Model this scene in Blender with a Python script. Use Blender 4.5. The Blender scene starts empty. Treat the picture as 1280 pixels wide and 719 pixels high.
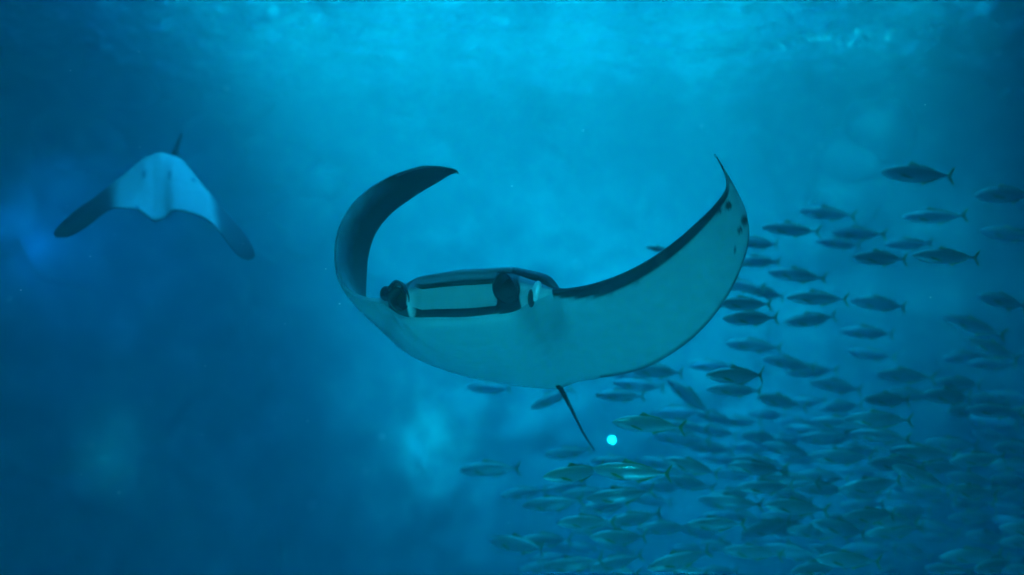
import bpy, bmesh, math, random
from mathutils import Vector, Matrix, noise, Euler

R = math.radians
scene = bpy.context.scene
C = scene.collection
random.seed(7)

# ------------------------------------------------------------------ camera
FPX = 1256.0                       # focal length in pixels of the 1280 wide photograph
cam_data = bpy.data.cameras.new("camera")
cam_data.sensor_width = 36.0
cam_data.lens = FPX / 1280.0 * 36.0
cam_data.clip_start = 0.05
cam_data.clip_end = 500.0
cam_data.dof.use_dof = True
cam_data.dof.focus_distance = 8.5
cam_data.dof.aperture_fstop = 0.42
cam = bpy.data.objects.new("camera", cam_data)
C.objects.link(cam)
cam.location = (0, 0, 0)
cam.rotation_euler = (R(90), 0, 0)
scene.camera = cam

# ------------------------------------------------------------------ sky and sun
SUN_EL, SUN_AZ = R(35), R(197)     # azimuth from +Y (the far side of the tank) towards +X: the sun stands behind the camera
world = bpy.data.worlds.new("World")
scene.world = world
world.use_nodes = True
wn = world.node_tree.nodes
wl = world.node_tree.links
bg = wn["Background"]
sky = wn.new("ShaderNodeTexSky")
sky.sky_type = 'NISHITA'
sky.sun_disc = False
sky.sun_elevation = SUN_EL
sky.sun_rotation = SUN_AZ
wl.new(sky.outputs[0], bg.inputs[0])
bg.inputs[1].default_value = 0.085

sun_data = bpy.data.lights.new("sun", 'SUN')
sun_data.energy = 5.0
sun_data.angle = R(30)
sun_data.color = (1.0, 0.96, 0.68)
sun = bpy.data.objects.new("sun", sun_data)
C.objects.link(sun)
sdir = Vector((math.sin(SUN_AZ) * math.cos(SUN_EL), math.cos(SUN_AZ) * math.cos(SUN_EL), math.sin(SUN_EL)))
sun.rotation_euler = sdir.to_track_quat('Z', 'Y').to_euler()
sun.location = (0, 0, 30)

scene.view_settings.view_transform = 'Standard'
scene.view_settings.look = 'None'
scene.view_settings.gamma = 1.0
scene.view_settings.exposure = 5.82
scene.render.engine = 'CYCLES'
scene.cycles.use_denoising = True
try:
    scene.cycles.denoiser = 'OPENIMAGEDENOISE'
except Exception:
    pass
scene.cycles.max_bounces = 6
scene.cycles.diffuse_bounces = 2
scene.cycles.glossy_bounces = 3
scene.cycles.transparent_max_bounces = 8
scene.cycles.volume_bounces = 1
scene.cycles.use_adaptive_sampling = False
scene.cycles.caustics_reflective = False
scene.cycles.caustics_refractive = False

# ------------------------------------------------------------------ helpers
def at(px, py, Y):
    """Point at distance Y in front of the camera, on the line through a photograph pixel."""
    return Vector(((px - 640.0) / FPX * Y, Y, (359.5 - py) / FPX * Y))

def tag(o, label=None, cat=None, group=None, kind=None):
    if label: o["label"] = label
    if cat: o["category"] = cat
    if group: o["group"] = group
    if kind: o["kind"] = kind
    return o

def link(name, me, mat=None, parent=None, smooth=True):
    o = bpy.data.objects.new(name, me)
    C.objects.link(o)
    if mat is not None and len(me.materials) == 0:
        me.materials.append(mat)
    if smooth:
        for p in me.polygons: p.use_smooth = True
    if parent is not None:
        o.parent = parent
    return o

def mesh(name, verts, faces, cols=None):
    me = bpy.data.meshes.new(name)
    me.from_pydata([tuple(v) for v in verts], [], faces)
    if cols is not None:
        a = me.color_attributes.new("skin", 'FLOAT_COLOR', 'POINT')
        for i, c in enumerate(cols):
            a.data[i].color = (c[0], c[1], c[2], 1.0)
    me.update()
    return me

def empty(name, loc):
    o = bpy.data.objects.new(name, None)
    o.empty_display_size = 0.2
    C.objects.link(o)
    o.location = loc
    return o

def mat_new(name):
    m = bpy.data.materials.new(name)
    m.use_nodes = True
    return m, m.node_tree.nodes, m.node_tree.links, m.node_tree.nodes["Principled BSDF"]

def smooth01(a, b, x):
    t = min(1.0, max(0.0, (x - a) / (b - a)))
    return t * t * (3 - 2 * t)

def lerp(a, b, t):
    return a + (b - a) * t

def mixc(a, b, t):
    return tuple(a[i] + (b[i] - a[i]) * t for i in range(3))

def spline(keys, n):
    """Catmull-Rom through a list of equal-length tuples, n samples, spaced by key index."""
    out = []
    m = len(keys)
    for i in range(n):
        t = i / (n - 1) * (m - 1)
        k = min(int(t), m - 2)
        f = t - k
        p0 = keys[max(k - 1, 0)]; p1 = keys[k]; p2 = keys[k + 1]; p3 = keys[min(k + 2, m - 1)]
        row = []
        for a, b, c, d in zip(p0, p1, p2, p3):
            row.append(0.5 * (2 * b + (c - a) * f + (2 * a - 5 * b + 4 * c - d) * f * f + (3 * b - a - 3 * c + d) * f ** 3))
        out.append(row)
    return out

def tube(points, radii, seg=8, cap=True):
    verts, faces = [], []
    n = len(points)
    for i, p in enumerate(points):
        d = (points[min(i + 1, n - 1)] - points[max(i - 1, 0)]).normalized()
        up = Vector((0, 0, 1)) if abs(d.z) < 0.9 else Vector((1, 0, 0))
        a = d.cross(up).normalized(); b = d.cross(a).normalized()
        for k in range(seg):
            t = 2 * math.pi * k / seg
            verts.append(p + (a * math.cos(t) + b * math.sin(t)) * radii[i])
    for i in range(n - 1):
        for k in range(seg):
            k2 = (k + 1) % seg
            faces.append((i * seg + k, i * seg + k2, (i + 1) * seg + k2, (i + 1) * seg + k))
    if cap:
        faces.append(tuple(range(seg - 1, -1, -1)))
        faces.append(tuple(range((n - 1) * seg, n * seg)))
    return verts, faces

# ------------------------------------------------------------------ materials
def skin_material(name, rough, spec, bump=0.004, scale=40.0, metallic=0.0):
    m, n, l, b = mat_new(name)
    at_ = n.new("ShaderNodeAttribute"); at_.attribute_name = "skin"
    tc = n.new("ShaderNodeTexCoord")
    nz = n.new("ShaderNodeTexNoise"); nz.inputs["Scale"].default_value = scale; nz.inputs["Detail"].default_value = 4
    l.new(tc.outputs["Object"], nz.inputs["Vector"])
    mr = n.new("ShaderNodeMapRange")
    mr.inputs["From Min"].default_value = 0.3; mr.inputs["From Max"].default_value = 0.7
    mr.inputs["To Min"].default_value = 0.93; mr.inputs["To Max"].default_value = 1.04
    l.new(nz.outputs["Fac"], mr.inputs["Value"])
    mx = n.new("ShaderNodeMix"); mx.data_type = 'RGBA'; mx.blend_type = 'MULTIPLY'
    mx.inputs["Factor"].default_value = 1.0
    l.new(at_.outputs["Color"], mx.inputs["A"]); l.new(mr.outputs["Result"], mx.inputs["B"])
    l.new(mx.outputs["Result"], b.inputs["Base Color"])
    bp = n.new("ShaderNodeBump"); bp.inputs["Strength"].default_value = 0.25; bp.inputs["Distance"].default_value = bump
    l.new(nz.outputs["Fac"], bp.inputs["Height"]); l.new(bp.outputs["Normal"], b.inputs["Normal"])
    b.inputs["Roughness"].default_value = rough
    b.inputs["Specular IOR Level"].default_value = spec
    b.inputs["Metallic"].default_value = metallic
    return m

M = {}
M["manta"] = skin_material("manta_skin", 0.45, 0.15, 0.002, 9.0)
M["wet"] = skin_material("manta_wet_fold", 0.2, 0.8, 0.001, 9.0)
M["fish"] = skin_material("fish_scales", 0.30, 0.6, 0.002, 60.0, 0.3)

def plain(name, col, rough=0.5, spec=0.4, scale=30.0, var=0.25):
    m, n, l, b = mat_new(name)
    tc = n.new("ShaderNodeTexCoord")
    nz = n.new("ShaderNodeTexNoise"); nz.inputs["Scale"].default_value = scale
    l.new(tc.outputs["Object"], nz.inputs["Vector"])
    cr = n.new("ShaderNodeValToRGB")
    cr.color_ramp.elements[0].position = 0.3; cr.color_ramp.elements[1].position = 0.7
    cr.color_ramp.elements[0].color = tuple(c * (1 - var) for c in col) + (1,)
    cr.color_ramp.elements[1].color = tuple(min(1, c * (1 + var)) for c in col) + (1,)
    l.new(nz.outputs["Fac"], cr.inputs["Fac"]); l.new(cr.outputs["Color"], b.inputs["Base Color"])
    b.inputs["Roughness"].default_value = rough
    b.inputs["Specular IOR Level"].default_value = spec
    return m

M["fin"] = plain("fish_fin", (0.26, 0.30, 0.08), 0.5, 0.3)
M["eye"] = plain("eye_black", (0.01, 0.012, 0.015), 0.12, 0.6, var=0.1)
M["iris"] = plain("eye_silver", (0.55, 0.57, 0.5), 0.2, 0.6, var=0.1)
M["dark"] = plain("manta_dark_skin", (0.012, 0.014, 0.018), 0.7, 0.1)
M["lamp_metal"] = plain("lamp_housing", (0.12, 0.13, 0.14), 0.4, 0.5)
M["sand"] = plain("sand", (0.55, 0.52, 0.45), 0.9, 0.1, 3.0, 0.2)
M["roof"] = plain("roof_paint", (0.10, 0.11, 0.12), 0.8, 0.2, 2.0, 0.15)
M["bead"] = plain("bead_white", (0.85, 0.87, 0.88), 0.4, 0.5, 20.0, 0.05)

def rock_material():
    m, n, l, b = mat_new("encrusted_rock")
    tc = n.new("ShaderNodeTexCoord")
    n1 = n.new("ShaderNodeTexNoise"); n1.inputs["Scale"].default_value = 0.9; n1.inputs["Detail"].default_value = 8
    n2 = n.new("ShaderNodeTexVoronoi"); n2.inputs["Scale"].default_value = 2.2
    l.new(tc.outputs["Object"], n1.inputs["Vector"]); l.new(tc.outputs["Object"], n2.inputs["Vector"])
    cr = n.new("ShaderNodeValToRGB")
    e = cr.color_ramp.elements
    e[0].position = 0.32; e[0].color = (0.035, 0.04, 0.04, 1)
    e[1].position = 0.72; e[1].color = (0.13, 0.14, 0.125, 1)
    k = e.new(0.5); k.color = (0.065, 0.07, 0.065, 1)
    l.new(n1.outputs["Fac"], cr.inputs["Fac"])
    mr = n.new("ShaderNodeMapRange"); mr.inputs["To Min"].default_value = 0.6; mr.inputs["To Max"].default_value = 1.15
    l.new(n2.outputs["Distance"], mr.inputs["Value"])
    mx = n.new("ShaderNodeMix"); mx.data_type = 'RGBA'; mx.blend_type = 'MULTIPLY'; mx.inputs["Factor"].default_value = 1
    l.new(cr.outputs["Color"], mx.inputs["A"]); l.new(mr.outputs["Result"], mx.inputs["B"])
    l.new(mx.outputs["Result"], b.inputs["Base Color"])
    bp = n.new("ShaderNodeBump"); bp.inputs["Strength"].default_value = 0.4; bp.inputs["Distance"].default_value = 0.1
    l.new(n1.outputs["Fac"], bp.inputs["Height"]); l.new(bp.outputs["Normal"], b.inputs["Normal"])
    b.inputs["Roughness"].default_value = 0.9
    return m
M["rock"] = rock_material()

def surface_material():
    """Underside of open water: mirror past the critical angle, clear near the vertical."""
    m = bpy.data.materials.new("water_surface")
    m.use_nodes = True
    n, l = m.node_tree.nodes, m.node_tree.links
    n.clear()
    out = n.new("ShaderNodeOutputMaterial")
    fr = n.new("ShaderNodeFresnel"); fr.inputs["IOR"].default_value = 1.33
    tr = n.new("ShaderNodeBsdfTransparent")
    gl = n.new("ShaderNodeBsdfGlossy"); gl.inputs["Roughness"].default_value = 0.05
    mx = n.new("ShaderNodeMixShader")
    tc = n.new("ShaderNodeTexCoord")
    nz = n.new("ShaderNodeTexNoise"); nz.inputs["Scale"].default_value = 1.6; nz.inputs["Detail"].default_value = 5
    l.new(tc.outputs["Object"], nz.inputs["Vector"])
    bp = n.new("ShaderNodeBump"); bp.inputs["Strength"].default_value = 1.0; bp.inputs["Distance"].default_value = 0.45
    l.new(nz.outputs["Fac"], bp.inputs["Height"])
    l.new(bp.outputs["Normal"], gl.inputs["Normal"])
    l.new(fr.outputs[0], mx.inputs[0]); l.new(tr.outputs[0], mx.inputs[1]); l.new(gl.outputs[0], mx.inputs[2])
    l.new(mx.outputs[0], out.inputs["Surface"])
    return m
M["surface"] = surface_material()

# ------------------------------------------------------------------ the tank
ZS = 5.6            # water level above the camera
ZF = -9.5           # tank floor
YB = 30.0           # far rock face
XW = 15.0
ZR = 8.0            # underside of the hall roof

# water surface, real waves
def wave(x, y):
    p = Vector((x * 0.55, y * 0.9, 0.0))
    h = 0.07 * math.sin(0.9 * x + 1.7 * y + 2 * noise.noise(p)) + 0.05 * math.sin(2.1 * x - 2.6 * y + 3 * noise.noise(p * 1.7))
    h += 0.26 * noise.noise(Vector((x * 1.1, y * 1.6, 3.1))) + 0.15 * noise.noise(Vector((x * 3.0, y * 4.2, 9.1)))
    return h
vs, fs = [], []
NX, NY = 170, 150
for j in range(NY + 1):
    for i in range(NX + 1):
        x = -XW + 0.1 + (2 * XW - 0.2) * i / NX
        y = -0.8 + (YB + 1.6) * (j / NY) ** 0.7
        vs.append((x, y, ZS + wave(x, y)))
for j in range(NY):
    for i in range(NX):
        a = j * (NX + 1) + i
        fs.append((a, a + 1, a + NX + 2, a + NX + 1))      # normals up: we look at the back of it
tag(link("water_surface", mesh("water_surface", vs, fs), M["surface"]), kind="structure")

# sand floor
vs, fs = [], []
for j in range(41):
    for i in range(41):
        x = -18 + 36 * i / 40; y = -1 + 34 * j / 40
        vs.append((x, y, ZF + 0.35 * noise.noise(Vector((x * .25, y * .25, 0))) + 0.08 * noise.noise(Vector((x, y, 4)))))
for j in range(40):
    for i in range(40):
        a = j * 41 + i
        fs.append((a, a + 1, a + 42, a + 41))
tag(link("sand_floor", mesh("sand_floor", vs, fs), M["sand"]), kind="structure")

# rock face: a curved wall behind and beside the water
def face_path(t):
    """t 0..1 from the near left, along the back, to the near right; returns point and inward normal."""
    segs = [((-XW, -0.5), (-XW, 21.0)), ((-XW, 21.0), (-7.0, YB)), ((-7.0, YB), (8.0, YB + 0.5)), ((8.0, YB + 0.5), (XW, 22.0)), ((XW, 22.0), (XW, -0.5))]
    L = [math.dist(a, b) for a, b in segs]; T = sum(L); d = t * T
    for (a, b), q in zip(segs, L):
        if d <= q or (a, b) == segs[-1]:
            f = d / q
            v = Vector((b[0] - a[0], b[1] - a[1], 0)).normalized()
            return Vector((lerp(a[0], b[0], f), lerp(a[1], b[1], f), 0)), Vector((v.y, -v.x, 0))
        d -= q
NU, NV = 260, 90
vs, fs = [], []
for j in range(NV + 1):
    z = lerp(ZF - 0.4, ZR - 0.02, j / NV)
    for i in range(NU + 1):
        p, nrm = face_path(i / NU)
        q = Vector((p.x, p.y, z))
        d = 1.6 * noise.fractal(q * 0.16, 1.0, 1.2, 3) + 0.9 * abs(noise.noise(q * 0.45)) + 0.45 * noise.fractal(q * 0.9, 0.9, 2.1, 4)
        q = q + nrm * (d * 0.8)
        q.z += 0.3 * noise.noise(q * 0.6) if 0 < j < NV else 0
        vs.append(q)
for j in range(NV):
    for i in range(NU):
        a = j * (NU + 1) + i
        fs.append((a, a + 1, a + NU + 2, a + NU + 1))
tag(link("rock_face", mesh("rock_face", vs, fs), M["rock"]), kind="structure")
from mathutils.bvhtree import BVHTree
ROCK = BVHTree.FromPolygons([tuple(v) for v in vs], fs)
def rock_at(px, py):
    """Where the sight line through a photograph pixel meets the rock face."""
    d = at(px, py, 1.0).normalized()
    h = ROCK.ray_cast(Vector((0, 0, 0)), d)
    return h[0] if h[0] is not None else at(px, py, YB)

# unseen roof over the tank, gap shaped to cast the light shaft: four slabs round the gap
def box(x0, x1, y0, y1, z0, z1, bm):
    v = [bm.verts.new(p) for p in ((x0, y0, z0), (x1, y0, z0), (x1, y1, z0), (x0, y1, z0), (x0, y0, z1), (x1, y0, z1), (x1, y1, z1), (x0, y1, z1))]
    for f in ((0, 3, 2, 1), (4, 5, 6, 7), (0, 1, 5, 4), (1, 2, 6, 5), (2, 3, 7, 6), (3, 0, 4, 7)):
        bm.faces.new([v[k] for k in f])
OX0, OX1, OY0, OY1 = -7.0, 4.2, 11.0, 22.0
RX, RY0, RY1 = 19.5, -1.8, 34.5
bm = bmesh.new()
SX0, SX1, SY0, SY1 = 5.2, 7.6, 13.5, 20.5     # narrow side gap added to light the surface glints
box(-RX, OX0, RY0, RY1, ZR, ZR + 0.3, bm)
box(SX1, RX, RY0, RY1, ZR, ZR + 0.3, bm)
box(OX0, SX1, RY0, OY0, ZR + 0.002, ZR + 0.298, bm)
box(OX0, SX1, OY1, RY1, ZR + 0.002, ZR + 0.298, bm)
box(OX1, SX0, OY0, OY1, ZR + 0.004, ZR + 0.296, bm)
box(SX0, SX1, OY0, SY0, ZR + 0.006, ZR + 0.294, bm)
box(SX0, SX1, SY1, OY1, ZR + 0.006, ZR + 0.294, bm)
me = bpy.data.meshes.new("ceiling"); bm.to_mesh(me); bm.free()
tag(link("ceiling", me, M["roof"], smooth=False), kind="structure")

# unseen wall behind the camera, added with openings that shape the fill light
wx0, wx1, wz0, wz1 = -3.1, 0.5, -7.6, -4.4      # added low opening, bounces light off the sand onto the manta's belly
vx0, vx1, vz0, vz1 = -4.0, -1.0, 6.0, 7.2       # added high opening, fills the manta's head and wings with light
bm = bmesh.new()
bx0, bx1 = -4.4, 1.0
box(-RX + 1, bx0, -1.5, -1.2, ZF - 0.3, ZR - 0.02, bm)
box(bx1, RX - 1, -1.5, -1.2, ZF - 0.3, ZR - 0.02, bm)
box(bx0, bx1, -1.498, -1.202, ZF - 0.3, wz0, bm)
box(bx0, wx0, -1.496, -1.204, wz0, wz1, bm)
box(wx1, bx1, -1.496, -1.204, wz0, wz1, bm)
box(bx0, bx1, -1.498, -1.202, wz1, vz0, bm)
box(bx0, vx0, -1.496, -1.204, vz0, vz1, bm)
box(vx1, bx1, -1.496, -1.204, vz0, vz1, bm)
box(bx0, bx1, -1.498, -1.202, vz1, ZR - 0.02, bm)
me = bpy.data.meshes.new("unseen_fill_wall"); bm.to_mesh(me); bm.free()
vw = tag(link("unseen_fill_wall", me, M["roof"], smooth=False), kind="structure")
pm = bpy.data.materials.new("fill_tint"); pm.use_nodes = True
pn, pl = pm.node_tree.nodes, pm.node_tree.links
pn.clear()
po = pn.new("ShaderNodeOutputMaterial"); pt = pn.new("ShaderNodeBsdfTransparent")
pt.inputs["Color"].default_value = (0.35, 0.74, 0.98, 1)  # blue tint added to cool the fill light
pl.new(pt.outputs[0], po.inputs["Surface"])
for x0, x1, z0, z1 in ((wx0, wx1, wz0, wz1), (vx0, vx1, vz0, vz1)):
    pme = mesh("tint_pane", [(x0, -1.35, z0), (x1, -1.35, z0), (x1, -1.35, z1), (x0, -1.35, z1)], [(0, 1, 2, 3)])
    link("tint_pane", pme, pm, vw, False)

# ------------------------------------------------------------------ mantas
def build_manta(name, keys, nspan, paint, head=None, te_thick=0.006, fronts=None):
    """keys: (LE px, py, Y, TE px, py, Y, thickness m, bluntness 0..1, dorsal share). Lofts one closed skin."""
    rows = spline(keys, nspan)
    NVX, NDX = 26, 26
    F, Rr = fronts
    verts, cols, faces = [], [], []
    LEs = [at(r[0], r[1], r[2]) for r in rows]
    TEs = [at(r[3], r[4], r[5]) for r in rows]
    frames = []
    for i, r in enumerate(rows):
        i0, i1 = max(i - 2, 0), min(i + 2, nspan - 1)
        s = ((LEs[i1] + TEs[i1]) - (LEs[i0] + TEs[i0])) * 0.5
        c = TEs[i] - LEs[i]
        nn = s.cross(c)
        nn = nn.normalized() if nn.length > 1e-9 else Vector((0, 0, 1))
        t = max(r[6], 0.004); B = min(1, max(0, r[7])); ds = r[8]
        frames.append((c, nn))
        def prof(x):
            return 2.6 * math.sqrt(max(x, 0)) * (1 - x) ** 1.25 * 0.62
        h0 = t * (0.10 + 0.32 * B)
        def upper(x):
            k = (1 - x) ** 1.1
            return max(ds * t * prof(x), 0) + h0 * k + te_thick * .5
        def lower(x):
            k = (1 - x) ** 1.3
            return max((1 - ds) * t * prof(x), 0) + h0 * k + te_thick * .5
        pts = []
        for k in range(NVX):
            x = 1 - k / (NVX - 1); x = 1 - (1 - x ** 1.0) if False else x ** 1.35
            pts.append((x, -lower(x), 'v', x))
        mm = head(r, i / (nspan - 1)) if head else 0.0
        for f, rr in zip(F, Rr):
            hh = f * (h0 + te_thick * .5)
            pts.append((None, hh, 'f', (f, rr * mm)))
        for k in range(NDX):
            x = (k / (NDX - 1)) ** 1.35
            pts.append((x, upper(x), 'd', x))
        cl = c.length or 1.0
        for (x, h, side, q) in pts:
            if side == 'f':
                bulge = 0.5 * h0 * (1 - q[0] ** 2)
                xx = -bulge / cl * (1 - mm) + q[1] / cl
                p = LEs[i] + c * xx + nn * h
            else:
                p = LEs[i] + c * x + nn * h
            verts.append(p)
            cols.append(paint(i / (nspan - 1), side, q, r, p, mm))
    m = NVX + len(F) + NDX
    for i in range(nspan - 1):
        for k in range(m):
            k2 = (k + 1) % m
            faces.append((i * m + k, i * m + k2, (i + 1) * m + k2, (i + 1) * m + k))
    faces.append(tuple(range(m - 1, -1, -1)))
    faces.append(tuple(range((nspan - 1) * m, nspan * m)))
    return mesh(name, verts, faces, cols), LEs, TEs, frames, rows

DARK = (0.016, 0.019, 0.026)
GREY = (0.22, 0.25, 0.29)
BELLY = (0.78, 0.80, 0.76)
WHITE = (0.86, 0.87, 0.86)

FR = [-1.0, -0.97, -0.93, -0.90, -0.50, -0.47, -0.42, 0.0, 0.40, 0.47, 0.50, 0.68, 0.72, 0.85, 1.0]
RC = [0.0, 0.0, 0.01, 0.02, 0.04, 0.04, 0.045, 0.03, 0.01, 0.015, 0.03, 0.02, 0.0, 0.0, 0.02]

near_keys = [
    # image-left wing, tip to root (the manta's right wing, curled up and inwards)
    (571, 213.0, 9.10, 572, 214.5, 9.107, 0.004, 0, 0.5),
    (563, 210.2, 9.09, 567, 216.8, 9.12, 0.008, 0, 0.5),
    (554, 208.4, 9.08, 560, 220.0, 9.135, 0.013, 0, 0.5),
    (540, 207.4, 9.07, 550, 226.5, 9.15, 0.018, 0, 0.5),
    (521, 209, 9.05, 535, 235, 9.18, 0.026, 0, 0.5),
    (487, 221, 9.02, 513, 249, 9.24, 0.034, 0, 0.5),
    (456, 241, 8.98, 488, 268, 9.34, 0.044, 0, 0.5),
    (434, 265, 8.93, 470, 291, 9.44, 0.056, 0, 0.5),
    (422, 294, 8.87, 461, 317, 9.54, 0.068, 0, 0.5),
    (420, 325, 8.80, 458, 347, 9.62, 0.080, 0, 0.5),
    (426, 351, 8.72, 459, 378, 9.70, 0.095, 0, 0.5),
    (440, 367, 8.65, 476, 411, 9.75, 0.110, 0, 0.45),
    (458, 374, 8.58, 512, 443, 9.77, 0.130, 0, 0.42),
    (478, 376, 8.48, 570, 467, 9.80, 0.18, 0.10, 0.42),
    # head and body
    (500, 375, 8.38, 632, 480, 9.84, 0.36, 0.75, 0.48),
    (520, 373, 8.31, 662, 484, 9.88, 0.43, 1.0, 0.50),
    (545, 371, 8.25, 678, 485.5, 9.90, 0.46, 1.0, 0.50),
    (570, 369.5, 8.22, 690, 485.5, 9.90, 0.49, 1.0, 0.56),
    (595, 368, 8.20, 698, 485, 9.88, 0.49, 1.0, 0.58),
    (620, 366, 8.20, 706, 483, 9.84, 0.48, 1.0, 0.60),
    (643, 365, 8.22, 716, 479, 9.76, 0.50, 0.80, 0.70),
    (662, 364, 8.26, 728, 476, 9.66, 0.48, 0.42, 0.84),
    (680, 364, 8.28, 742, 474, 9.54, 0.42, 0.12, 0.88),
    (692, 363.5, 8.28, 752, 472, 9.47, 0.20, 0.02, 0.70),
    # image-right wing
    (712, 362, 8.28, 772, 469, 9.33, 0.13, 0, 0.48),
    (745, 355, 8.26, 806, 460, 9.12, 0.11, 0, 0.48),
    (780, 342, 8.22, 840, 442, 8.91, 0.095, 0, 0.5),
    (815, 323, 8.18, 871, 418, 8.72, 0.08, 0, 0.5),
    (848, 299, 8.14, 899, 386, 8.55, 0.068, 0, 0.5),
    (876, 274, 8.10, 922, 346, 8.40, 0.056, 0, 0.5),
    (897, 252, 8.08, 936, 302, 8.28, 0.044, 0, 0.5),
    (908, 235, 8.06, 933, 268, 8.19, 0.032, 0, 0.5),
    (906, 217, 8.03, 921, 239, 8.11, 0.022, 0, 0.5),
    (899, 202, 8.01, 906, 215, 8.04, 0.014, 0, 0.5),
    (893, 192.5, 8.0, 895, 195, 8.0, 0.008, 0, 0.5),
]
def mouth_mask(r, u):
    return smooth01(517, 525, r[0]) * (1 - smooth01(617, 627, r[0]))

EYE_R = at(668, 361, 8.22)
SPOTS = [((911, 257), 0.030), ((931, 276), 0.034), ((925, 288), 0.022), ((899, 263), 0.020), ((917, 313), 0.018), ((867, 292), 0.02)]
def paint_near(u, side, q, r, p, mm):
    px = p.x / p.y * FPX + 640; py = 359.5 - p.z / p.y * FPX     # skin coordinates of the traced pattern
    nz = noise.noise(p * 9.0) * 0.5 + noise.noise(p * 25.0) * 0.3
    right = r[0] > 690
    if side == 'f':
        f, rec = q
        if 622 < r[0] < 652 or 488 < r[0] < 514: return (0.03, 0.035, 0.042)
        if mm > 0.5:
            if -0.96 < f < -0.48: return (0.002, 0.0025, 0.004)  # dark inside of the mouth put into the colour of a shallow groove
            if 0.48 < f < 0.70: return (0.002, 0.003, 0.005)
            if f <= -0.96: return BELLY
            if f >= 0.70: return GREY
            return (0.50, 0.52, 0.50)
        if right: return DARK
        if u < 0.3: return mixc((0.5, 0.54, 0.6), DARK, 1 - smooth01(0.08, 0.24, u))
        if r[0] < 478: return (0.5, 0.54, 0.6)  # sheen on the curled wing's front edge put into the colour
        return BELLY if f < 0.1 else GREY
    if side == 'v':
        x = q
        c = BELLY
        if right:
            tip = smooth01(893, 912, r[0]) if u > 0.5 else 0
            edge = 0.02 + 0.065 * smooth01(684, 760, r[0]) + 0.03 * nz
            band = 1 - smooth01(edge, edge + 0.03, x)
            band *= 1 - 0.8 * smooth01(0.90, 0.935, u)
            c = mixc(c, DARK, band)
            rim = smooth01(0.885, 0.93, u) * smooth01(0.45, 0.85, x + 0.6 * smooth01(0.91, 0.96, u))
            c = mixc(c, WHITE, rim)  # bright light on the wing tip put into whiter skin
            for (sx, sy), rad in SPOTS:
                d = math.hypot(px - sx, (py - sy) * 0.8) * 8.2 / FPX
                c = mixc(c, DARK, 1 - smooth01(rad * 0.6, rad * (1.1 + nz), d))
            if u < 0.9:
                c = mixc(c, (0.05, 0.06, 0.07), smooth01(0.985, 0.995, x))
            if u > 0.955:
                c = mixc(c, DARK, 1 - smooth01(0.05, 0.25, x))
        elif r[0] < 470:
            c = mixc(c, GREY, 0.2)
        d = math.hypot((px - 697) / 16.0, (py - 402) / 34.0)
        c = mixc(c, (0.34, 0.37, 0.38), 0.5 * (1 - smooth01(0.1, 1.2, d)))
        d = math.hypot((px - 487) / 14.0, (py - 408) / 24.0)
        c = mixc(c, (0.34, 0.37, 0.38), 0.5 * (1 - smooth01(0.1, 1.2, d)))
        return c
    x = q
    c = DARK
    if 495 < r[0] < 640:
        k0 = lerp(0.05, 0.0, smooth01(565, 625, r[0]))
        c = mixc(GREY, DARK, smooth01(k0, k0 + 0.07, x + 0.02 * nz))  # shine on the forehead put into the skin as grey
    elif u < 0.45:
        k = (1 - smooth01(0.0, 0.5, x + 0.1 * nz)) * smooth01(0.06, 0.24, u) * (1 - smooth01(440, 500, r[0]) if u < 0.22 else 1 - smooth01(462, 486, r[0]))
        c = mixc(DARK, (0.70, 0.75, 0.82), k)  # sheen along the curled wing painted as a pale band
    return c

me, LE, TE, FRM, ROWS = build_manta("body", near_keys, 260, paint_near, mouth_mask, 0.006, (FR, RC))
manta = empty("manta_ray", at(600, 430, 9.0))
def part(name, me, parent, mat=None, smooth=True):
    o = link(name, me, mat, None, smooth)
    o.parent = parent
    o.matrix_parent_inverse = Matrix.Translation(parent.location).inverted()
    return o
tag(manta, "large manta ray with white belly, wings raised, swimming head-on with wide mouth showing", "manta ray")
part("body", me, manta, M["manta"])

# rolled cephalic fins either side of the mouth
def rolled_fin(base, tip, rad, turns, spin, pinch, c_out, c_in):
    axis = (tip - base)
    L = axis.length; d = axis.normalized()
    up = Vector((0, 0, 1)); a = d.cross(up).normalized(); b = a.cross(d).normalized()
    NT, NL = 34, 10
    verts, cols, faces = [], [], []
    for layer in (0, 1):
        for j in range(NL + 1):
            s = j / NL
            for i in range(NT + 1):
                t = i / NT
                ang = spin + t * turns * 2 * math.pi
                rr = rad * (1 - 0.42 * t) * (0.80 + 0.35 * s - 0.12 * s * s) - layer * 0.010
                slant = 1 + 0.35 * math.cos(ang - 0.3) * s
                p = base + d * (L * s * slant) + a * (math.cos(ang) * rr * pinch) + b * (math.sin(ang) * rr * (1.15 + 0.45 * max(0.0, math.sin(ang)) ** 5))
                verts.append(p)
                edge = smooth01(0.80, 0.98, s)
                cols.append(mixc(c_out, DARK, edge) if layer == 0 else mixc(c_in, DARK, smooth01(0.75, 0.95, s)))
    m = (NL + 1) * (NT + 1)
    for j in range(NL):
        for i in range(NT):
            k = j * (NT + 1) + i
            faces.append((k, k + 1, k + NT + 2, k + NT + 1))
            faces.append((m + k, m + k + NT + 1, m + k + NT + 2, m + k + 1))
    for i in range(NT):
        k = NL * (NT + 1) + i
        faces.append((k, k + 1, m + k + 1, m + k))
    for j in range(NL):
        for i in (0, NT):
            k = j * (NT + 1) + i
            faces.append((k, k + NT + 1, m + k + NT + 1, m + k))
    return mesh("cephalic_fin", verts, faces, cols)
part("cephalic_fin", rolled_fin(at(644, 367, 8.36), at(631, 361, 8.02), 0.112, 1.3, 2.6, 0.80, (0.07, 0.08, 0.10), (0.05, 0.06, 0.07)), manta, M["manta"])
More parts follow.
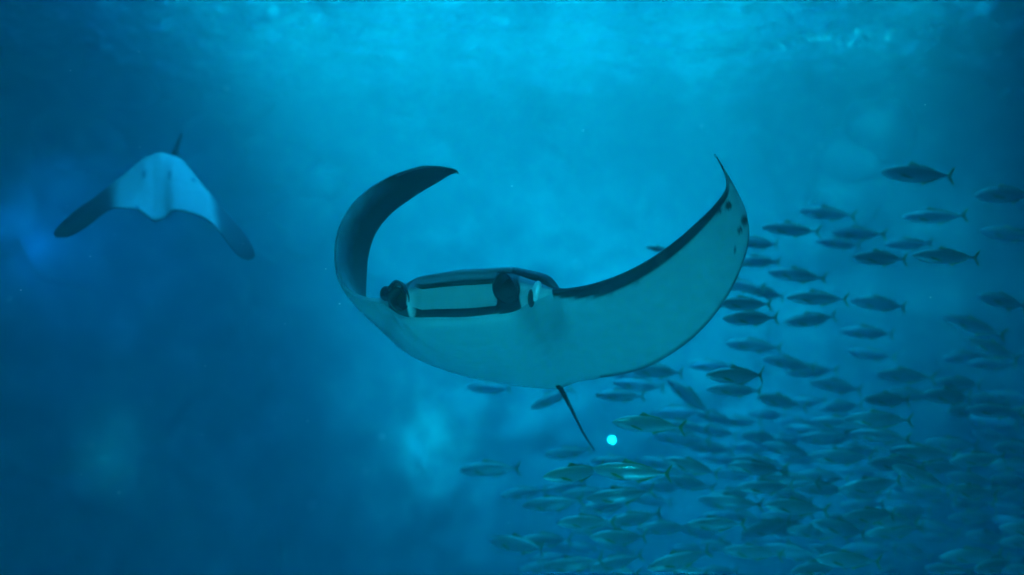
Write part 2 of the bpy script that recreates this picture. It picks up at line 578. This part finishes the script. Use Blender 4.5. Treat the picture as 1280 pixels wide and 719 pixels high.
part("cephalic_fin", rolled_fin(at(509, 376, 8.48), at(497, 374, 8.12), 0.100, 1.25, 0.6, 0.8, (0.03, 0.035, 0.045), (0.05, 0.06, 0.07)), manta, M["manta"])

def ellipsoid(c, ax, rx, ry, rz, nu=16, nv=10):
    verts, faces = [], []
    for j in range(nv + 1):
        th = math.pi * j / nv
        for i in range(nu):
            ph = 2 * math.pi * i / nu
            verts.append(c + ax[0] * (rx * math.sin(th) * math.cos(ph)) + ax[1] * (ry * math.sin(th) * math.sin(ph)) + ax[2] * (rz * math.cos(th)))
    for j in range(nv):
        for i in range(nu):
            i2 = (i + 1) % nu
            faces.append((j * nu + i, (j + 1) * nu + i, (j + 1) * nu + i2, j * nu + i2))
    return verts, faces
AX = (Vector((1, 0, 0)), Vector((0, 1, 0)), Vector((0, 0, 1)))
v, f = ellipsoid(at(664, 373, 8.06), AX, 0.030, 0.06, 0.075)
part("eye", mesh("eye", v, f), manta, M["eye"])
v, f = ellipsoid(at(483, 367, 8.36), AX, 0.055, 0.06, 0.065)
part("eye", mesh("eye", v, f), manta, M["eye"])
# white skin fold behind the eye, tilted to catch a glint
RN = Vector((-0.14, -0.94, 0.30)).normalized(); RU = (Vector((0.12, 0, 1)) - RN * RN.dot(Vector((0.12, 0, 1)))).normalized()
v, f = ellipsoid(at(671, 364, 8.03), (RN.cross(RU), RN, RU), 0.040, 0.016, 0.088)
part("eye_ridge_glint", mesh("eye_ridge_glint", v, f, [WHITE] * len(v)), manta, M["wet"])
v, f = ellipsoid(at(495, 357, 8.16), (RN.cross(RU), RN, RU), 0.045, 0.016, 0.03)
part("eye_ridge_glint", mesh("eye_ridge_glint", v, f, [WHITE] * len(v)), manta, M["wet"])  # small white fold added to stand for a glint
# tail
pts = [at(697, 480, 9.8), at(703, 490, 9.95), at(711, 505, 10.15), at(720, 523, 10.4), at(730, 543, 10.7), at(743, 563, 11.0)]
sp = spline([tuple(p) for p in pts], 24)
v, f = tube([Vector(p) for p in sp], [0.034 - 0.026 * (i / 23) ** 0.6 for i in range(24)], 8)
part("tail", mesh("tail", v, f), manta, M["dark"])

# ---- the second manta, deeper in the tank
far_keys = [
    (67, 292, 15.6, 70, 297, 15.6, 0.02, 0, 0.5),
    (76, 281, 15.7, 86, 296, 15.5, 0.05, 0, 0.5),
    (96, 263, 15.9, 108, 284, 15.45, 0.07, 0, 0.5),
    (118, 249, 16.1, 127, 269, 15.45, 0.09, 0, 0.5),
    (138, 234, 16.4, 142, 261, 15.5, 0.12, 0, 0.5),
    (156, 222, 16.6, 160, 261, 15.5, 0.16, 0.1, 0.5),
    (170, 212, 16.8, 172, 263, 15.5, 0.24, 0.3, 0.5),
    (182, 206, 16.9, 182, 270, 15.45, 0.32, 0.5, 0.5),
    (196, 203, 17.0, 194, 277, 15.4, 0.36, 0.6, 0.5),
    (210, 202, 17.0, 206, 273, 15.45, 0.36, 0.6, 0.5),
    (223, 205, 16.9, 215, 265, 15.5, 0.32, 0.5, 0.5),
    (234, 213, 16.8, 229, 265, 15.5, 0.24, 0.3, 0.5),
    (245, 224, 16.6, 246, 269, 15.5, 0.16, 0.1, 0.5),
    (256, 237, 16.4, 262, 277, 15.45, 0.12, 0, 0.5),
    (268, 250, 16.1, 274, 290, 15.4, 0.09, 0, 0.5),
    (284, 268, 15.9, 286, 306, 15.35, 0.07, 0, 0.5),
    (302, 288, 15.7, 298, 320, 15.3, 0.05, 0, 0.5),
    (314, 306, 15.5, 310, 325, 15.3, 0.04, 0, 0.5),
    (319, 320, 15.4, 316, 324, 15.35, 0.02, 0, 0.5),
]
SLITS = [((180, 218), 3.0, 7), ((212, 219), 3.0, 7), ((242, 225), 4, 3.5), ((170, 259.5), 8, 1.6), ((220, 265), 7, 1.6)]
def paint_far(u, side, q, r, p, mm):
    px = p.x / p.y * FPX + 640; py = 359.5 - p.z / p.y * FPX
    if side == 'd': return DARK
    c = (0.40, 0.44, 0.38)
    nz = noise.noise(p * 3) * 0.012
    k = max(1 - smooth01(0.20, 0.27, u + nz), smooth01(0.735, 0.80, u + nz))
    c = mixc(c, (0.02, 0.022, 0.028), k)
    for (sx, sy), a, b in SLITS:
        d = math.hypot((px - sx) / a, (py - sy) / b)
        c = mixc(c, (0.08, 0.09, 0.1), 0.8 * (1 - smooth01(0.4, 1.1, d)))
    return c
far_keys = [(k[0], k[1], k[2] - 3.2, k[3], k[4], k[5] - 3.2) + k[6:] for k in far_keys]
me2, *_ = build_manta("body", far_keys, 150, paint_far, None, 0.008, ([-1, -0.5, 0, 0.5, 1], [0] * 5))
manta2 = empty("manta_ray", at(200, 240, 13.0))
tag(manta2, "distant manta ray with pale belly and dark drooping wing tips, seen from below", "manta ray")
part("body", me2, manta2, M["manta"])
# raised dark fin at its front edge
fk = [(206, 201, 17.0, 224, 201, 16.85, 0.10), (212, 195, 17.05, 223, 195, 16.95, 0.085), (217, 188, 17.1, 224, 187, 17.02, 0.07), (220, 180, 17.15, 226, 179, 17.1, 0.05), (223, 172, 17.2, 228, 171, 17.17, 0.03), (226, 166, 17.25, 228, 166, 17.24, 0.012)]
fk = [(k[0], k[1], k[2] - 3.2, k[3], k[4], k[5] - 3.2, k[6] * 0.8) for k in fk]
rows = spline(fk, 20)
v, f = [], []
for r in rows:
    a, b = at(r[0], r[1], r[2]), at(r[3], r[4], r[5])
    cc = (a + b) / 2; hx = (b - a) / 2
    for k in range(10):
        t = 2 * math.pi * k / 10
        v.append(cc + hx * math.cos(t) + Vector((0, 1, 0)) * (r[6] * math.sin(t)))
for i in range(19):
    for k in range(10):
        k2 = (k + 1) % 10
        f.append((i * 10 + k, i * 10 + k2, (i + 1) * 10 + k2, (i + 1) * 10 + k))
f.append(tuple(range(10))); f.append(tuple(range(190, 200)))
part("cephalic_fin", mesh("cephalic_fin", v, f), manta2, M["dark"])

# ------------------------------------------------------------------ fish
def fish_meshes(bend):
    """Streamlined schooling fish, length 1, head towards -X, tail towards +X. bend sweeps the tail sideways."""
    prof = [(-0.50, 0.004, 0.0), (-0.485, 0.022, -0.002), (-0.45, 0.045, -0.003), (-0.39, 0.072, -0.004), (-0.30, 0.098, -0.004), (-0.18, 0.116, -0.004),
            (-0.05, 0.117, -0.003), (0.08, 0.104, -0.001), (0.19, 0.080, 0.001), (0.28, 0.052, 0.003), (0.345, 0.028, 0.004), (0.385, 0.017, 0.004), (0.41, 0.014, 0.004)]
    sway = lambda x: bend * max(0, x + 0.15) ** 2
    seg = 14
    v, cols, f = [], [], []
    for x, h, zc in prof:
        w = h * (0.62 if x < 0.2 else 0.55)
        for k in range(seg):
            t = 2 * math.pi * k / seg
            z = math.sin(t)
            v.append(Vector((x, math.cos(t) * w + sway(x), zc + z * h * (1.0 if z > 0 else 0.95))))
            back = (0.26, 0.38, 0.26); flank = (0.46, 0.52, 0.52); belly = (0.58, 0.62, 0.62)  # olive back lightened to carry the light from above
            c = mixc(flank, back, smooth01(0.25, 0.75, z)) if z > 0 else mixc(flank, belly, smooth01(0.0, 0.6, -z))
            s = abs(z - 0.30)
            c = mixc((0.44, 0.50, 0.30), c, smooth01(0.03, 0.16, s))
            cols.append(c)
    n = len(prof)
    for i in range(n - 1):
        for k in range(seg):
            k2 = (k + 1) % seg
            f.append((i * seg + k, (i + 1) * seg + k, (i + 1) * seg + k2, i * seg + k2))
    f.append(tuple(range(seg))); f.append(tuple(range((n - 1) * seg, n * seg))[::-1])
    body = mesh("body", v, f, cols)
    def fin(name, outline, y, th=0.005, off=None):
        vv, ff = [], []
        m = len(outline)
        for s in (-1, 1):
            for (x, z) in outline:
                vv.append(Vector((x, (off(x, z) if off else sway(x) + y) + s * th, z)))
        ff.append(tuple(range(m - 1, -1, -1))); ff.append(tuple(range(m, 2 * m)))
        for i in range(m):
            j = (i + 1) % m
            ff.append((i, j, m + j, m + i))
        return mesh(name, vv, ff)
    tail = fin("tail_fin", [(0.395, 0.014), (0.42, 0.032), (0.455, 0.085), (0.50, 0.135), (0.492, 0.09), (0.462, 0.035), (0.452, 0.0), (0.462, -0.03), (0.49, -0.085), (0.498, -0.125), (0.452, -0.078), (0.42, -0.024), (0.395, -0.008)], 0)
    dorsal = fin("dorsal_fin", [(-0.14, 0.105), (-0.09, 0.165), (-0.05, 0.150), (0.02, 0.128), (0.12, 0.112), (0.24, 0.075), (0.30, 0.05), (0.2, 0.055), (0.05, 0.09)], 0)
    anal = fin("anal_fin", [(0.04, -0.10), (0.09, -0.145), (0.13, -0.115), (0.22, -0.085), (0.30, -0.045), (0.2, -0.05)], 0)
    pect = fin("pectoral_fin", [(-0.27, -0.01), (-0.2, -0.015), (-0.11, -0.055), (-0.08, -0.075), (-0.14, -0.072), (-0.23, -0.045)], 0, 0.003, lambda x, z: -0.062 - 0.16 * (x + 0.27))
    ev, ef = ellipsoid(Vector((-0.425, -0.032, 0.012)), AX, 0.016, 0.010, 0.016, 10, 6)
    eye = mesh("eye", ev, ef)
    pv, pf = ellipsoid(Vector((-0.427, -0.040, 0.012)), AX, 0.009, 0.006, 0.009, 8, 5)
    pupil = mesh("pupil", pv, pf)
    for m_, mt in ((body, "fish"), (tail, "fin"), (dorsal, "fin"), (anal, "fin"), (pect, "fin"), (eye, "iris"), (pupil, "eye")):
        m_.materials.append(M[mt])
        if mt != "fin":
            for p in m_.polygons: p.use_smooth = True
    return body, tail, dorsal, anal, pect, eye, pupil

BENDS = [fish_meshes(b) for b in (-0.35, -0.12, 0.12, 0.35)]
FN = ("body", "tail_fin", "dorsal_fin", "anal_fin", "pectoral_fin", "eye")
def fish(px, py, lpx, ang=0.0, Y=None, yaw=None, label=None, group=None, size=None, fat=1.0):
    """A fish whose middle is seen at px, py and whose length shows as lpx photograph pixels; ang: nose-up degrees."""
    if size is None: size = random.uniform(0.68, 0.82)
    if yaw is None: yaw = random.uniform(-22, 22)
    if Y is None: Y = size * math.cos(R(yaw)) * FPX / lpx
    else: size = lpx * Y / FPX / max(0.4, math.cos(R(yaw)))
    o = empty("schooling_fish", at(px, py, Y))
    o.empty_display_size = 0.05
    o.rotation_euler = Euler((R(random.uniform(-7, 7)), R(ang), R(yaw)), 'XYZ')
    o.scale = (size, size * fat, size * fat)
    ms = random.choice(BENDS)
    for nm, m_ in zip(FN, ms):
        c = bpy.data.objects.new(nm, m_); C.objects.link(c); c.parent = o
        if nm == "eye":
            pu = bpy.data.objects.new("pupil", ms[6]); C.objects.link(pu); pu.parent = c
    tag(o, label, "fish", group)
    return o, Y

placed = []
def F(*a, **k):
    o, Y = fish(*a, **k)
    placed.append((a[0], a[1], Y, a[2]))
    return o
G1 = "fish in the loose upper part of the school"
L1 = "dark blue silhouetted fish in the loose upper part of the school"
G2 = "fish in the dense lower school"
L2 = "dim green-backed silvery fish in the dense lower school"
# singled out
F(824, 312, 34, 10, Y=12.5, yaw=10, label="small dim fish just behind the leading edge of the manta's raised wing")
F(690, 498, 60, -26, Y=15.5, yaw=0, label="faint fish nose-down behind the base of the big manta's tail")
F(1146, 218, 94, 3, yaw=6, size=0.90, label="long dark fish swimming clear above the rest of the school, forked tail spread", group=None)
F(1259, 243, 88, -3, yaw=8, size=0.90, label="deep-bodied dark fish beside the topmost lone fish of the school")
F(861, 496, 66, 38, yaw=-18, size=0.76, label="slim bright green fish slanting steeply nose-up below the manta's raised wing")
F(1256, 377, 76, 10, yaw=12, size=0.82, label="dark fish with pale eye alone in clear water, nose tilted up")
F(612, 485, 58, 0, size=0.82, label="dark fish partly hidden under the manta's belly, left of its tail")
F(612, 586, 76, -2, size=0.84, label="dark green fish leading the lower school, farthest from the rest")
upper = [(1034, 267, 68, 6), (1168, 271, 72, 0), (988, 287, 72, 5), (1072, 292, 68, 4), (1050, 304, 62, 6), (1136, 305, 62, 0), (1099, 323, 74, 2), (1183, 321, 80, 3),
         (1262, 293, 70, 8), (997, 344, 70, 7), (948, 304, 60, 4), (946, 327, 62, 2), (925, 357, 60, 8), (956, 366, 60, 12), (1021, 373, 74, 2), (1099, 380, 72, 8),
         (930, 380, 72, 2), (938, 398, 74, 0), (1014, 400, 72, -6), (1084, 416, 66, 4), (1216, 408, 76, 18), (1242, 437, 70, 22), 
         (942, 432, 68, 5), (986, 454, 66, 10), (1014, 464, 64, -2), (922, 470, 84, 3), (820, 464, 70, 5), (790, 470, 50, 3), ]
for px, py, l, a in upper:
    F(px, py, l, a, label=L1, group=G1)
lower = [(918, 488, 70, 3), (975, 502, 66, 12), (1046, 483, 70, 10), (1130, 470, 74, 5), (955, 549, 62, 14), (985, 563, 64, 12), (888, 560, 62, 8), (900, 573, 58, 4),
         (985, 600, 76, 0), (1028, 596, 66, 2), (1076, 590, 52, 2), (995, 634, 84, 6), (1120, 580, 80, 4), (1150, 596, 76, 22), (1110, 650, 84, 6), (1088, 645, 78, 3),
         (775, 495, 60, 0), (810, 530, 90, 4), (860, 604, 66, 10), (830, 580, 60, 8), (790, 590, 96, 2), (720, 592, 84, -2), (655, 616, 56, -4), (690, 630, 74, -8),
         (775, 620, 84, -8), (812, 624, 56, 6), (732, 652, 72, 0), (682, 675, 66, 4), (700, 680, 50, 3), (775, 672, 78, 4), (715, 706, 74, -10), (770, 703, 70, -12),
         (850, 700, 84, -14), (830, 660, 70, 0), (893, 655, 76, -4), (940, 690, 74, 4), (990, 690, 70, 6), (1020, 665, 76, 3), (1060, 700, 84, 4), (1140, 690, 60, 20),
         (1190, 555, 64, 3), (1240, 545, 56, 8), (1262, 495, 50, 4), (1268, 525, 54, 0), (1262, 600, 62, 4), (1215, 615, 72, 8), (1265, 637, 50, 8), (1235, 672, 64, 10),
         (1215, 695, 80, -4), (1265, 700, 50, 0), (1170, 660, 56, 8), (1100, 545, 70, 2), (1050, 530, 74, 2), (1035, 548, 70, 0), (1200, 480, 70, 6), (1110, 500, 70, 4)]
for px, py, l, a in lower:
    F(px, py, l, a, label=L2, group=G2)
# the rest of the crowd, filling the lower right
tries = 0
target_n = len(placed) + 105
while len(placed) < target_n and tries < 6000:
    tries += 1
    px = random.uniform(640, 1290); py = random.uniform(440, 716)
    edge = 575 + (px - 640) * -0.19 if px < 1000 else 500
    if py < edge - 10 and random.random() > 0.12: continue
    if px < 700 and py < 600: continue
    if abs(px - 765) < 45 and abs(py - 550) < 20: continue
    Y = random.uniform(11.5, 18.5)
    l = random.uniform(0.68, 0.82) * FPX / Y
    if any(abs(px - q[0]) < 0.7 * l and abs(py - q[1]) < 11 and abs(Y - q[2]) < 0.7 for q in placed): continue
    if sum(1 for q in placed if abs(px - q[0]) < 26 and abs(py - q[1]) < 7) > 0: continue
    F(px, py, l, random.gauss(3, 6), Y=Y, yaw=random.gauss(0, 16), label=L2, group=G2)

# ------------------------------------------------------------------ boulders along the far face
def boulder(c, r, seed):
    bm = bmesh.new()
    bmesh.ops.create_icosphere(bm, subdivisions=3, radius=1.0)
    o = Vector((seed * 3.1, seed * 1.7, seed))
    for v in bm.verts:
        d = 1 + 0.38 * noise.noise(v.co * 1.3 + o) + 0.18 * noise.noise(v.co * 3.1 + o) + 0.07 * noise.noise(v.co * 7 + o)
        v.co = Vector((v.co.x * r[0], v.co.y * r[1], v.co.z * r[2])) * d
    me = bpy.data.meshes.new("coral_boulder"); bm.to_mesh(me); bm.free()
    ob = link("coral_boulder", me, M["rock"])
    ob.location = c
    return ob
bl = [(1070, 200, 22.4, 1.0), (1060, 250, 22.0, .9), (1100, 160, 22.8, .8), (1020, 300, 22, .9),
      (250, 60, 22.6, .8), (300, 120, 22.4, .9), (260, 190, 22.2, .8), (350, 200, 22.5, .9), (380, 280, 22.3, .8), (330, 300, 22.1, .7), (140, 110, 21.0, .8), (210, 100, 21.6, .7), (400, 230, 22.8, .7), (100, 180, 20.5, .9), (60, 60, 20.0, .8)]
for i, (px, py, Y, s) in enumerate(bl):
    c = rock_at(px, py); c = c - c.normalized() * 0.15
    b = boulder(c, (1.2 * s * random.uniform(.9, 1.4), 1.2 * s * 1.1, 1.2 * s * random.uniform(.6, .95)), i + 1)
    b.rotation_euler = (0, random.uniform(-.4, .4), random.uniform(0, 3))
    tag(b, "pale encrusted boulder standing out of the far rock face", "rock", "boulders on the far rock face")

# ------------------------------------------------------------------ underwater lamps on the far face
def ring(bm, r, y, n=18):
    return [bm.verts.new((r * math.cos(2 * math.pi * k / n), y, r * math.sin(2 * math.pi * k / n))) for k in range(n)]
def lamp(px, py, off, col, power, lens, rad, facing, label):
    """Wall lamp off metres in front of the rock. facing +1: washes the rock behind it, -1: looks out into the tank."""
    hit = rock_at(px, py)
    o = empty("underwater_lamp", hit - hit.normalized() * off)
    bm = bmesh.new()
    rs = [ring(bm, r, y * facing) for r, y in ((rad * 0.55, -2.2 * rad), (rad * 0.9, -1.8 * rad), (rad, 0.0), (rad * 1.18, 0.05 * rad), (rad * 1.18, 0.35 * rad), (rad * 0.98, 0.35 * rad), (rad * 0.95, 0.1 * rad))]
    for a, b in zip(rs, rs[1:]):
        for k in range(18):
            j = (k + 1) % 18
            bm.faces.new((a[k], a[j], b[j], b[k]))
    bm.faces.new(rs[0])
    me = bpy.data.meshes.new("housing"); bm.to_mesh(me); bm.free()
    link("housing", me, M["lamp_metal"], o, False)
    v, f = tube([Vector((0, 0, -rad)), Vector((0, 0.25 * off, -rad - 0.2 * off)), Vector((0, off + 0.6, -rad - 0.3 * off))], [0.02] * 3, 6)
    link("bracket", mesh("bracket", v, f), M["lamp_metal"], o)
    lv, lf = ellipsoid(Vector((0, 0.1 * rad * facing, 0)), AX, rad * 0.93, rad * 0.22, rad * 0.93, 18, 8)
    m, n, l, b = mat_new("lamp_lens")
    b.inputs["Base Color"].default_value = (0.5, 0.55, 0.55, 1)
    b.inputs["Emission Color"].default_value = col + (1,)
    b.inputs["Emission Strength"].default_value = lens
    link("lens", mesh("lens", lv, lf), m, o)
    if power > 0:
        ld = bpy.data.lights.new("lamp_light", 'SPOT'); ld.energy = power; ld.color = col
        ld.shadow_soft_size = 0.3; ld.spot_size = R(130); ld.spot_blend = 1.0
        lo = bpy.data.objects.new("lamp_light", ld); C.objects.link(lo); lo.parent = o
        lo.location = (0, 0.6 * facing, 0); lo.rotation_euler = (R(90 * facing), 0, 0)
    tag(o, label, "lamp")
lamp(521, 569, 2.6, (0.5, 1.0, 0.85), 26, 0.0008, 0.04, 1, "underwater lamp washing the rock face cyan below the big manta's curled wing")
lamp(116, 583, 2.2, (0.5, 1.0, 0.8), 5, 0.0008, 0.04, 1, "dim underwater lamp washing the rock face in the dark corner")
lamp(22, 302, 3.2, (0.15, 0.45, 1.0), 34, 0.0008, 0.04, 1, "underwater lamp washing the rock face blue beside the distant manta")
lamp(765, 550, 0.3, (0.75, 1.0, 0.8), 0, 1.3, 0.075, -1, "small crisp green-white lamp by the tip of the big manta's tail")

# ------------------------------------------------------------------ foam glints added where light breaks the surface
fv, ff = [], []
def add_bead(c, r):
    v, f = ellipsoid(c, AX, r, r, r * 0.6, 8, 5)
    k = len(fv); fv.extend(v); ff.extend([tuple(q + k for q in t) for t in f])
for i in range(110):
    px = random.gauss(1035, 26) if i < 80 else random.gauss(1130, 35); py = random.gauss(47, 5) - (px - 1035) * 0.10
    Y = 1.0 * ZS * FPX / max(10, (359.5 - py))
    p = at(px, py, Y); p.z = ZS + wave(p.x, p.y) - 0.02
    add_bead(p, random.uniform(0.012, 0.06))
tag(link("surface_glint", mesh("surface_glint", fv, ff), M["bead"]), "small patch of bright white foam glints added on the rippled surface", "bead", kind="stuff")  # white beads stand for glints of light on the water

# drifting specks
fv, ff = [], []
for i in range(160):
    Y = random.uniform(3.0, 18)
    add_bead(at(random.uniform(0, 1280), random.uniform(60, 719), Y), random.uniform(0.002, 0.006))
tag(link("suspended_particles", mesh("suspended_particles", fv, ff), M["bead"]), "fine pale specks drifting in the water", "particles", kind="stuff")

# ------------------------------------------------------------------ the water itself
bm = bmesh.new()
box(-20.5, 20.5, -2.5, 35.5, ZF - 1.5, ZR + 0.8, bm)
me = bpy.data.meshes.new("haze"); bm.to_mesh(me); bm.free()
hm = bpy.data.materials.new("water_haze"); hm.use_nodes = True
n, l = hm.node_tree.nodes, hm.node_tree.links
n.clear()
out = n.new("ShaderNodeOutputMaterial")
pv = n.new("ShaderNodeVolumePrincipled")
pv.inputs["Color"].default_value = (0.002, 0.047, 0.053, 1)
pv.inputs["Absorption Color"].default_value = (0.10, 0.75, 0.865, 1)
pv.inputs["Density"].default_value = 0.35
pv.inputs["Anisotropy"].default_value = 0.0
l.new(pv.outputs[0], out.inputs["Volume"])
tag(link("haze", me, hm, smooth=False), kind="stuff")
